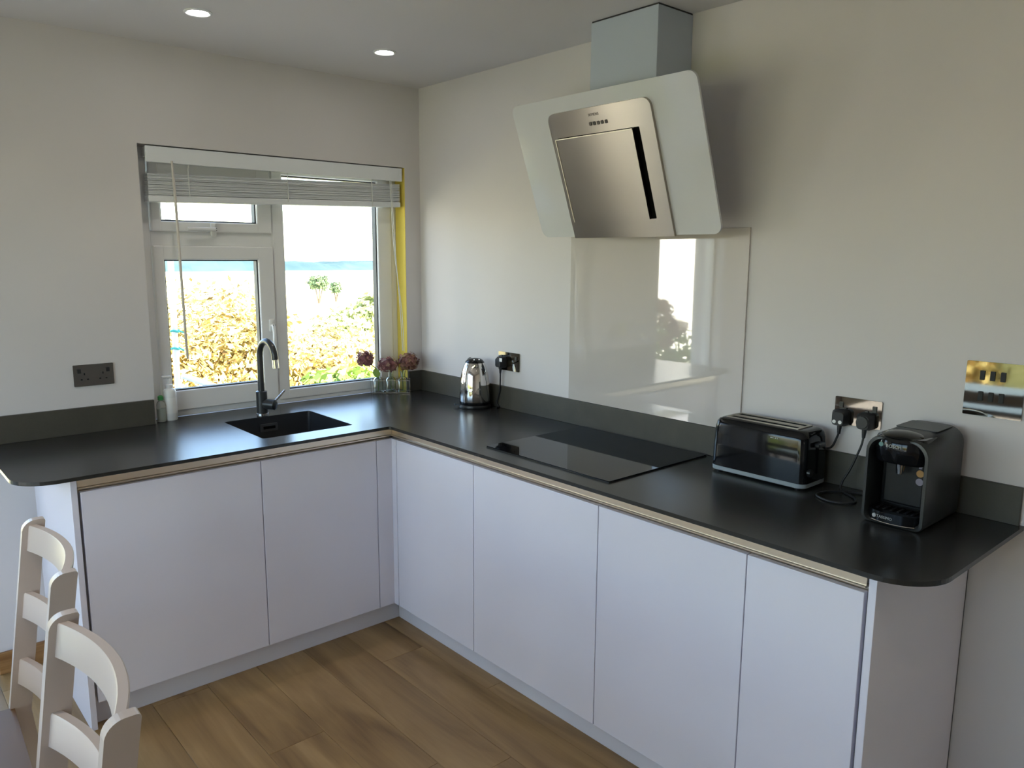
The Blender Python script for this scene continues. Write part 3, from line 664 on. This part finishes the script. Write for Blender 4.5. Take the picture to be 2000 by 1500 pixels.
# brew head: block bulging forward with an oval top
def headring(z, f, hw_):
    return [(CX0+.092, cyc-hw_, z)] + [(CX0+.030-f*math.cos(a), cyc-hw_*math.cos(PI/2-a) if False else cyc+hw_*math.sin(a), z) for a in [(-PI/2)+PI*k/14 for k in range(15)]] + [(CX0+.092, cyc+hw_, z)]
bm = bmesh.new(); rings = [[bm.verts.new(p) for p in headring(z, f, w)] for z, f, w in ((H+.166,.026,.056), (H+.172,.033,.060), (H+.205,.038,.0635), (H+.228,.036,.0635), (H+.236,.030,.060))]
for a, b in zip(rings, rings[1:]):
    for k in range(len(a)): bm.faces.new((a[k], a[(k+1)%len(a)], b[(k+1)%len(a)], b[k]))
bm.faces.new(rings[0][::-1]); bm.faces.new(rings[-1]); hdp = lpart('brew_head', bm, 'black_gloss', cf, smooth=40)
bm = lt([(0,.013), (.02,.012), (.040,.008), (.052,.002), (.054,0)], (0,0,0), 36)
for v in bm.verts: v.co = Vector((CX0+.046+v.co.x*.95, cyc+.004+v.co.y, H+.2345+v.co.z))
lpart('lid_handle', bm, 'black_gloss', cf, hdp, smooth=60)
bm = bmesh.new(); prism(bm, [(x,y,H+.2425) for x, y in rrect(CX0+.110, CX1-.022, cyc-.052, cyc+.052, .006, 3)], (0,0,.0022)); lpart('top_cover', bm, 'shell_grey', cf)
# column with nozzle, tray
lpart('column', bx(CX0+.060, CX0+.089, cyc-.052, cyc+.052, H+.045, H+.17, bev=.006), 'rocker_black', cf)
lpart('nozzle', lt([(0,0), (.0085,0), (.0115,.030), (0,.030)], (CX0+.030, cyc-.001, H+.137), 20), 'chrome', cf, smooth=40)
tr_ = prism(bmesh.new(), [(CX0+.088, cyc-.064, H+.006)]+[(CX0+.022-.030*math.cos(a), cyc+.064*math.sin(a), H+.006) for a in [(-PI/2)+PI*k/14 for k in range(15)]]+[(CX0+.088, cyc+.064, H+.006)], (0,0,.030))
tr_o = lpart('drip_tray', tr_, 'black_gloss', cf, smooth=30)
for k in range(6):
    lpart('grille_bar', bx(CX0+.018, CX0+.058, cyc-.045+k*.018-.004, cyc-.045+k*.018+.004, H+.0362, H+.0385, bev=.001, seg=1), 'black_satin', cf, tr_o)
lpart('tray_rim', tb([(CX0+.022-.0305*math.cos(a), cyc+.0645*math.sin(a), H+.009) for a in [(-PI/2)+PI*k/14 for k in range(15)]], .0014, 6), 'chrome', cf, tr_o)
for z, mt, nm in ((.139,'disc_orange','icon_disc'), (.117,'disc_violet','icon_disc')):
    lpart(nm, tb([(CX0+.0603, cyc-.040, H+z), (CX0+.0590, cyc-.040, H+z)], .0095, 20), mt, cf)
lpart('icon_bar', bx(CX0+.0588, CX0+.0603, cyc-.044, cyc-.036, H+.152, H+.168), 'disc_violet', cf)
ex, ey = (0,-1,0), (0,0,1); MI = Matrix.Translation(-Vector(cf.location))
text('BOSCH', .0120, 'print_light', cf, MI @ basis((.0,-1,0), ey, (CX0-.0098, cyc+.004, H+.2135)))
lpart('logo_ring', tb([(CX0-.0005, cyc+.039, H+.2135), (CX0-.0022, cyc+.039, H+.2135)], .0058, 20), 'print_teal', cf)
text('TASSIMO', .0105, 'print_light', cf, MI @ basis((-.12,-1,0), ey, (CX0-.0070, cyc+.014, H+.022)))
lpart('emblem', tb([(CX0-.0005, cyc+.0410, H+.022), (CX0-.0040, cyc+.0415, H+.022)], .0052, 20), 'print_light', cf)

# ------------------------------------------------------------------ vases with dried hydrangeas
v0 = Vector((-.245, .040, H)); vd = Vector((.105, -.075, 0)); 
vpos = [Vector((-.236,.048,H)), Vector((-.1855,.010,H)), Vector((-.137,-.026,H))]
dv = (vpos[2]-vpos[0]).normalized(); nv = Vector((-dv.y, dv.x, 0)); ctr = (vpos[0]+vpos[2])/2
rk = tag(empty('vase_rack', ctr), 'thin wire rack holding three small glass vases by the window', 'rack')
for z in (.004, .066):
    pts = [ctr+dv*a+nv*b+Vector((0,0,z)) for a, b in ((-.096,-.031),(.096,-.031),(.096,.031),(-.096,.031),(-.096,-.031))]
    lpart('wire_frame', tb(pts, .0016, 6), 'chrome', rk)
for a, b in ((-.096,-.031),(.096,-.031),(.096,.031),(-.096,.031)):
    lpart('upright', tb([ctr+dv*a+nv*b+Vector((0,0,.0006)), ctr+dv*a+nv*b+Vector((0,0,.070))], .0016, 6), 'chrome', rk)
vlab = ['leftmost small square glass vase in the rack by the window', 'middle small square glass vase in the rack', 'small square glass vase in the rack nearest the corner']
def vase(c, label):
    e = tag(empty('glass_vase', c), label, 'vase', 'three square glass vases on the window side')
    bm = bmesh.new(); secs = [(.0008,.024,.006), (.050,.024,.006), (.058,.021,.010), (.064,.012,.010), (.074,.0115,.010), (.088,.014,.012)]
    rings = [[bm.verts.new((x,y,z)) for x, y in rrect(-h_, h_, -h_, h_, min(q, h_*.98), 4)] for z, h_, q in secs]
    rings2 = [[bm.verts.new((x,y,z)) for x, y in rrect(-h_, h_, -h_, h_, min(q, h_*.98), 4)] for z, h_, q in [(.005,.0215,.005), (.049,.0215,.005), (.057,.0185,.009), (.064,.0095,.009), (.074,.0092,.009), (.088,.0125,.011)]]
    for R in (rings, rings2):
        for a, b in zip(R, R[1:]):
            for k in range(len(a)): bm.faces.new((a[k], a[(k+1)%len(a)], b[(k+1)%len(a)], b[k]))
        bm.faces.new(R[0])
    for k in range(len(rings[0])): a, b = rings[-1], rings2[-1]; bm.faces.new((a[k], a[(k+1)%len(a)], b[(k+1)%len(a)], b[k]))
    o = mk('glass', bm, 'vase_glass', e, 40); e.rotation_euler = (0,0,math.atan2(dv.y, dv.x)); e.scale = (1,1,1.28); return e
for c, l in zip(vpos, vlab): vase(c, l)
def floret_head(bm, c, rad, n, fs):
    for k in range(n):
        # near-spherical mop head of four-petalled florets
        zz = 1-2*(k+.5)/n; ph = k*2.39996; rr_ = math.sqrt(max(0, 1-zz*zz)); d = Vector((rr_*math.cos(ph), rr_*math.sin(ph), zz))
        if d.z < -.80: continue
        d2 = (d+Vector((random.uniform(-.35,.35), random.uniform(-.35,.35), random.uniform(-.35,.35)))).normalized()
        p = c+Vector((d.x*rad[0], d.y*rad[1], d.z*rad[2]))*random.uniform(.70, 1.10)
        a = d2.orthogonal().normalized(); b = d2.cross(a); rot = random.uniform(0, PI/2); a, b = a*math.cos(rot)+b*math.sin(rot), b*math.cos(rot)-a*math.sin(rot)
        c0_ = bm.verts.new(p)
        for q in range(4):
            u = [a, b, -a, -b][q]; w = [b, -a, -b, a][q]; s = fs*random.uniform(.8, 1.2)
            vs = [c0_, bm.verts.new(p+(u*.6+w*.5)*s+d2*s*.15), bm.verts.new(p+u*1.1*s+d2*s*random.uniform(.0,.35)), bm.verts.new(p+(u*.6-w*.5)*s+d2*s*.15)]
            bm.faces.new(vs)
def flower(label, vp, head, rad, mt, leaf=None, n=150):
    e = tag(empty('hydrangea_flower', (vp.x, vp.y, H+.008)), label, 'flower', 'dried hydrangea heads in the vases')
    hc = Vector(head); bm = bmesh.new(); floret_head(bm, hc, rad, n, .0105); lpart('flower_head', bm, mt, e)
    root = Vector((vp.x, vp.y, H+.010)); neck = Vector((vp.x, vp.y, H+.105))
    lpart('stem', tb(smoothpath([root, neck, neck*.45+hc*.55+Vector((0,0,.004)), hc], 6), [.0026]*19, 6), 'stem_green', e, smooth=60)
    if leaf:
        bm = bmesh.new(); c, d, s = Vector(leaf), Vector((.15,.02,-1)).normalized(), Vector((.72,-.66,-.05)).normalized()
        pr_ = [(0,0), (.010,.012), (.014,.026), (.011,.040), (0,.052)]
        mid_ = [bm.verts.new(c+d*b+Vector((0,0,0))+nv*.002) for a, b in pr_]
        for sg in (-1, 1):
            ed = [mid_[0]]+[bm.verts.new(c+d*b+s*a*sg*1.35) for a, b in pr_[1:-1]]+[mid_[-1]]
            for k in range(len(pr_)-1):
                q = [mid_[k], ed[k], ed[k+1], mid_[k+1]]; q2 = []
                for v in q:
                    if v not in q2: q2.append(v)
                bm.faces.new(q2)
        lpart('leaf', bm, 'leaf_green', e)
flower('dusky pink hydrangea head with one green leaf, leftmost against the window pane', vpos[0], (-.318, .030, 1.060), (.040,.040,.038), 'hydrangea_pink', (-.262, .028, 1.012))
flower('dusky plum hydrangea head in the middle vase', vpos[1], (-.208, .004, 1.026), (.050,.046,.035), 'hydrangea_pink')
flower('rust-pink hydrangea head in the corner, tallest of the three', vpos[2], (-.108, -.034, 1.034), (.050,.046,.048), 'hydrangea_rust', n=190)

# ------------------------------------------------------------------ soap bottles
b1 = tag(empty('soap_bottle', (-1.292,.030,H)), 'slim clear washing-up bottle with green cap on the window ledge', 'bottle')
lpart('bottle', lt([(0,.0005), (.016,.0005), (.018,.004), (.018,.070), (.015,.082), (.009,.088), (.009,.092), (0,.092)], (-1.292,.030,H), 24), 'bottle_clear', b1, smooth=40)
lpart('liquid', lt([(0,.003), (.0155,.004), (.0155,.055), (0,.055)], (-1.292,.030,H), 20), 'soap_label', b1, smooth=40)
lpart('cap', lt([(0,.091), (.011,.091), (.011,.106), (.006,.110), (0,.110)], (-1.292,.030,H), 20), 'green_cap', b1, smooth=40)
bx_, by_ = -1.251, .040
b2 = tag(empty('soap_dispenser', (bx_,by_,H)), 'tall white pump soap dispenser on the window ledge', 'soap dispenser')
lpart('bottle', lt([(0,.0005), (.024,.0005), (.026,.004), (.026,.118), (.022,.130), (.013,.136), (0,.136)], (bx_,by_,H), 28), 'soap_white', b2, smooth=40)
lpart('label_band', lt([(.0262,.03), (.0264,.031), (.0264,.095), (.0262,.096)], (bx_,by_,H), 28), 'usb_white', b2, smooth=40)
pm = lpart('pump_collar', lt([(0,.135), (.014,.135), (.014,.150), (.005,.152), (.0045,.178), (0,.178)], (bx_,by_,H), 20), 'upvc_handle', b2, smooth=40)
lpart('pump_spout', bx(bx_-.030, bx_+.011, by_-.008, by_+.008, H+.177, H+.188, bev=.003), 'upvc_handle', b2, pm)

# ------------------------------------------------------------------ ceiling downlights
def downlight(x, y, label, watt=3):
    e = tag(empty('ceiling_downlight', (x,y,HC)), label, 'downlight', 'recessed ceiling spots')
    mk('rim', lt([(.034,-.0005), (.046,-.0005), (.046,-.003), (.040,-.006), (.034,-.004), (.034,-.0005)], (0,0,0), 32), 'spot_rim', e, 40)
    mk('lens', lt([(0,-.0045), (.030,-.0045), (.0345,-.0030), (.0345,-.0010), (0,-.0010)], (0,0,0), 28), 'led', e, 40)
    l = bpy.data.lights.new('spot_light', 'SPOT'); l.energy = watt; l.spot_size = math.radians(100); l.spot_blend = .8; l.color = (1,.86,.70); l.shadow_soft_size = .03
    o = bpy.data.objects.new('spot_light', l); link(o, e); o.location = (0,0,-.012)
downlight(-1.248, -.511, 'glowing recessed ceiling spot nearer the left of the picture')
downlight(-.502, -.492, 'glowing recessed ceiling spot nearer the corner of the room')
for x, y, w in ((-2.35,-1.6,'table'), (-1.25,-3.3,'floor'), (-2.9,-3.4,'back of the room')): downlight(x, y, 'added recessed ceiling spot, unseen, above the '+w, 9 if w == 'table' else 4)  # unseen spots added to give the room more light

# ------------------------------------------------------------------ dining chairs and table
def chair(label):
    e = tag(empty('dining_chair', (0,0,0)), label, 'chair', 'white ladder-back dining chairs')
    rk_ = math.tan(math.radians(8)); PD = .047; HT = .925; WD = .432
    # post profile in (x, z), x grows to the back of the chair; sitter looks to -x
    def xf(z): return (z-.44)*rk_ if z > .44 else (.44-z)*.10
    fr_ = []; bk = []
    for z in (0, .22, .44, .6, .75, .86): fr_.append((xf(z), z)); bk.append((xf(z)+PD*(.8 if z < .1 else 1), z))
    rr_ = .030; topz = HT
    fr_ += [(xf(topz-rr_)+rr_*(1-math.cos(a)), topz-rr_+rr_*math.sin(a)) for a in [PI/2*k/8 for k in range(9)]]
    bk += [(xf(topz)+PD-.006*(1-math.sin(PI/2*k/3)), topz-.006*(1-math.cos(PI/2*k/3))) for k in (3,2,1,0)]
    prof_ = fr_+bk[::-1]
    for s in (-1, 1):
        yc = s*(WD/2-.011); bm = prism(bmesh.new(), [(x, yc-.011, z) for x, z in prof_], (0,.022,0))
        mk('back_post', bm, 'chair_paint', e)
    # curved slats
    for zc, hh in ((.882,.062), (.715,.062), (.548,.062)):
        bm = bmesh.new(); n = 16; y0, y1 = -(WD/2-.020), WD/2-.020; secs = []
        for k in range(n+1):
            t = k/n*2-1; y = y0+(y1-y0)*k/n; bow = .040*(1-t*t); secs.append([bm.verts.new((xf(z)+.012+bow+d, y, z)) for d, z in ((0,zc-hh/2), (.018,zc-hh/2), (.0195,zc+hh/2-.003), (.017,zc+hh/2), (.002,zc+hh/2), (0,zc+hh/2-.003))])
        for a, b in zip(secs, secs[1:]):
            for k in range(6): bm.faces.new((a[k], a[(k+1)%6], b[(k+1)%6], b[k]))
        bm.faces.new(secs[0]); bm.faces.new(secs[-1]); mk('back_slat', bm, 'chair_paint', e, 35)
    mk('seat', prism(bmesh.new(), [(x, y, .435) for x, y in ((.012,-.200), (.012,.200), (-.38,.215), (-.395,.19), (-.395,-.19), (-.38,-.215))], (0,0,.020)), 'seat_brown', e)
    for s in (-1, 1):
        mk('front_leg', bx(-.378, -.342, s*.188-.018, s*.188+.018, 0, .4348, bev=.003), 'chair_paint', e)
        mk('side_rail', bx(-.343, .010, s*.188-.009, s*.188+.009, .385, .4348), 'chair_paint', e)
        mk('stretcher', bx(-.343, .020, s*.192-.008, s*.192+.008, .20, .222), 'chair_paint', e)
    mk('front_rail', bx(-.370, -.350, -.171, .171, .385, .4348), 'chair_paint', e)
    return e
OFF = -2.053-(.925-.44)*math.tan(math.radians(8))
c1 = chair('white ladder-back dining chair nearest the viewer, lower left'); c1.location = (OFF+.000, -1.985, 0); c1.rotation_euler = (0,0,math.radians(-1.5))
c2 = copy_tree(c1); c2['label'] = 'white ladder-back dining chair further back, beside the cabinet end panel'; c2.location = (OFF+.058, -1.365, 0); c2.rotation_euler = (0,0,math.radians(-2.5))
tbl = tag(empty('dining_table', (-2.95,-1.7,0)), 'dark polished dining table left of the chairs', 'table')
mk('table_top', bx(-.48, .48, -.85, .75, .715, .745, bev=.006), 'table_top', tbl)
for x in (-.42,.42):
    for y in (-.78,.68): mk('leg', bx(x-.03, x+.03, y-.03, y+.03, 0, .7148, bev=.004), 'chair_paint', tbl)
mk('apron', bx(-.39, .39, -.79, -.77, .62, .7148), 'chair_paint', tbl); mk('apron', bx(-.39, .39, .67, .69, .62, .7148), 'chair_paint', tbl)

# ------------------------------------------------------------------ outdoors
def gz(x, y):
    d = max(0, y-6)
    z = -.35-min(d, 120)*.052 if d else -.35
    if d > 120: z -= (d-120)*.0075
    return z
bm = bmesh.new(); xs = [-60,-25,-14,-10,-7.5,-6,-4.66,-2,0,.5,3,6,12,25,60,120,260,500,800]; ys = [-30,-12,-6,-3,0,.26,1,2,3.5,5,6.5,9,14,22,35,55,90,130,180,260,400,650]
gv = [[bm.verts.new((x, y, gz(x, y)-(.05 if x > -4.7 and y < .3 and x < .4 else 0))) for x in xs] for y in ys]
for j in range(len(ys)-1):
    for i in range(len(xs)-1):
        f = bm.faces.new((gv[j][i], gv[j][i+1], gv[j+1][i+1], gv[j+1][i])); f.material_index = 1 if ys[j] < 3 else 0
struct(mk('ground', bm, ['dry_field', 'lawn']), 'pale dry field falling away behind the house')
struct(mk('terrace', bx(-9.5, 1.0, .262, 2.6, -.36, -.06), 'paving'), 'pale paved terrace outside the window')
struct(mk('patio', bx(-7.6, XL-.262, -5, .26, -.36, -.06), 'paving'), 'pale paved patio outside the garden doors')
# far wooded ridge
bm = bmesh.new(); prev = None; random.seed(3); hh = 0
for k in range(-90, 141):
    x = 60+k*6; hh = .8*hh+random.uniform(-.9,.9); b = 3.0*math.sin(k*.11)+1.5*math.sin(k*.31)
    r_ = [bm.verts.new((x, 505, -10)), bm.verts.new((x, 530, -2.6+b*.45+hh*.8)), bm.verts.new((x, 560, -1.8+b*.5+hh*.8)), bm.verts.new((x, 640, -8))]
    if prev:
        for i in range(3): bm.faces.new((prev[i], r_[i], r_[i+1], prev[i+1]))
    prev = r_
struct(mk('hills', bm, 'far_wood_haze'), 'wooded ridge on the horizon with blue-green distance haze painted into its colour')
def leafcloud(bm, c, rad, n, s, lo=-.9):
    for k in range(n):
        d = Vector((random.gauss(0,1), random.gauss(0,1), random.gauss(0,1))).normalized()
        if d.z < lo: continue
        q = random.uniform(.35, 1)**.5*random.uniform(.85, 1.12)
        lump = 1+.22*math.sin(d.x*5+c[0]*3)*math.cos(d.y*6+c[1])+.15*math.sin(d.z*9+c[0])
        p = Vector(c)+Vector((d.x*rad[0], d.y*rad[1], d.z*rad[2]))*q*lump
        nn_ = (d+Vector((random.uniform(-1,1), random.uniform(-1,1), random.uniform(-.6,1)))).normalized()
        a = nn_.orthogonal().normalized(); b = nn_.cross(a); t = random.uniform(0, 2*PI); a, b = a*math.cos(t)+b*math.sin(t), b*math.cos(t)-a*math.sin(t)
        z = s*random.uniform(.55, 1.35); tip = p+a*z
        bm.faces.new([bm.verts.new(v) for v in (p-a*z, p+b*z*.45, tip, p-b*z*.45)])
def bush(name, label, cat, c, rad, n, s, mt, group, trunk=True, lumps=None):
    g_ = gz(c[0], c[1]); e = tag(empty(name, (c[0], c[1], g_)), label, cat, group)
    bm = bmesh.new(); leafcloud(bm, c, rad, n, s)
    for l in lumps or (): leafcloud(bm, l[0], l[1], l[2], s)
    lpart('foliage', bm, mt, e)
    bm = bmesh.new()
    for k in range(5):
        a = k*2*PI/5+c[0]; tube(bm, [(c[0]+.04*math.cos(a), c[1]+.04*math.sin(a), g_-.02), (c[0]+rad[0]*.25*math.cos(a), c[1]+rad[1]*.25*math.sin(a), (g_+c[2])/2), (c[0]+rad[0]*.55*math.cos(a), c[1]+rad[1]*.55*math.sin(a), c[2]+rad[2]*.35)], [.025*s/.05, .016*s/.05, .006*s/.05], 6)
    lpart('branches', bm, 'bark', e)
    return e
gb = 'scrub bushes behind the window'
bush('bramble_bush', 'golden bramble thicket filling the lower left pane beside the pole', 'bush', (-.05, 4.3, .10), (.75,.6,.72), 8500, .040, 'bramble', gb)
bush('bramble_bush', 'golden bramble thicket behind the tap in the left pane', 'bush', (.85, 4.5, .25), (.70,.6,.75), 8500, .040, 'bramble', gb)
bush('bramble_bush', 'pale sunlit bramble rising highest in the left pane', 'bush', (1.05, 6.0, .45), (.95,.7,.78), 8000, .044, 'bramble_pale', gb)
bush('bramble_bush', 'pale sunlit bramble at the left edge of the left pane', 'bush', (.05, 6.3, .25), (.9,.7,.70), 6500, .044, 'bramble_pale', gb)
bush('bramble_bush', 'yellow bramble low in the right pane next to the mullion', 'bush', (1.75, 4.6, .0), (.55,.5,.52), 5500, .040, 'bramble', gb)
bush('leafy_bush', 'bright green leafy plant at the foot of the right pane', 'bush', (1.35, 3.35, .10), (.40,.33,.40), 1300, .070, 'leaf_green', gb)
bush('leafy_bush', 'yellow-green leafy plant low in the right pane left of the flowers', 'bush', (1.75, 3.75, .02), (.32,.28,.42), 1200, .062, 'leaf_green', gb)
bush('bramble_bush', 'pale bramble in the right pane behind the flowers', 'bush', (2.75, 6.2, .05), (.75,.6,.62), 6500, .044, 'bramble_pale', gb)
bush('garden_shrub', 'rounded green shrub in the middle of the right pane', 'bush', (4.15, 8.2, .30), (.55,.5,.38), 1500, .075, 'leaf_pale', gb, lumps=[((4.80,8.4,.45),(.42,.45,.50),1300)])
bush('field_tree', 'dark hedgerow tree below the far ridge in the right pane', 'tree', (46.0, 90, -2.0), (1.35,1.4,.95), 1600, .22, 'tree_green', 'hedgerow trees in the field')
bush('field_tree', 'smaller hedgerow tree right of the dark one in the field', 'tree', (53.4, 99, -3.1), (.85,1.0,.85), 900, .20, 'tree_green', 'hedgerow trees in the field')
# white washing pole with teal ties and a low rail
po = tag(empty('garden_pole', (-.84, 1.2, -.06)), 'white pole with teal ties outside the left pane', 'pole')
lpart('pole', tb([(-.853,1.2,-.06), (-.838,1.2,1.9)], .0165, 14), 'pole_white', po, smooth=40)
for z, dx in ((1.143,.012), (1.045,.0)):
    lpart('tie', tb([(-.845+.020*math.cos(a)*1.1+dx*.3, 1.2+.020*math.sin(a)*1.1, z+.004*math.sin(a*2)) for a in [2*PI*k/16 for k in range(17)]], .006, 6), 'tie_teal', po)
    lpart('tie_end', tb([(-.825,1.186,z), (-.805+dx,1.178,z-.012)], .005, 6), 'tie_teal', po)
tag(mk('garden_rail', tb([(-.818,1.2,.887), (-.615,1.2,.795), (-.35,1.2,.675), (.30,1.2,.38), (.9,1.2,.10), (1.15,1.2,-.059)], .0165, 12), 'pole_white', None, 40), 'white sloping rail running down from the pole outside the window', 'rail')
# hydrangea bush seen mirrored in the splashback
hg = tag(empty('hydrangea_bush', (-3.55,1.35,-.06)), 'dusky pink hydrangea bush outside the side light, mirrored in the splashback', 'bush')
bm = bmesh.new(); leafcloud(bm, (-3.6,1.35,.52), (.50,.34,.50), 1100, .06); lpart('foliage', bm, 'leaf_green', hg)
bm = bmesh.new()
for k in range(16):
    a = random.uniform(0, 2*PI); r_ = random.uniform(.05,.42); floret_head(bm, Vector((-3.6+r_*math.cos(a), 1.35+r_*.7*math.sin(a), 1.12-r_*.75+random.uniform(-.06,.12))), (.085,.085,.075), 60, .020)
lpart('flower_heads', bm, 'hydrangea_garden', hg)
ob = tag(empty('outbuilding', (-7.0, 4.2, -.36)), 'white rendered outbuilding mirrored in the splashback', 'building')
lpart('wall', bx(-8.6, -5.6, 3.6, 5.0, -.36, 2.5), 'render_white', ob); lpart('roof_slab', bx(-8.75, -5.45, 3.45, 5.15, 2.5, 2.62, bev=.01), 'plinth_grey', ob)
# hedge across the garden, seen mirrored in the switch plate
HL = ['golden hedge shrub at the near end of the garden hedge', 'green hedge shrub second from the near end of the garden hedge', 'golden hedge shrub in the middle of the garden hedge', 'green hedge shrub beside the outbuilding']
for k, (x, y) in enumerate(((-8.6,-2.9), (-8.8,-1.2), (-8.6,.5), (-8.8,2.1))):
    bush('hedge_shrub', HL[k], 'bush', (x, y, .35), (.72,.66,.85), 2200, .075, 'leaf_green' if k % 2 else 'bramble', 'hedge across the garden')
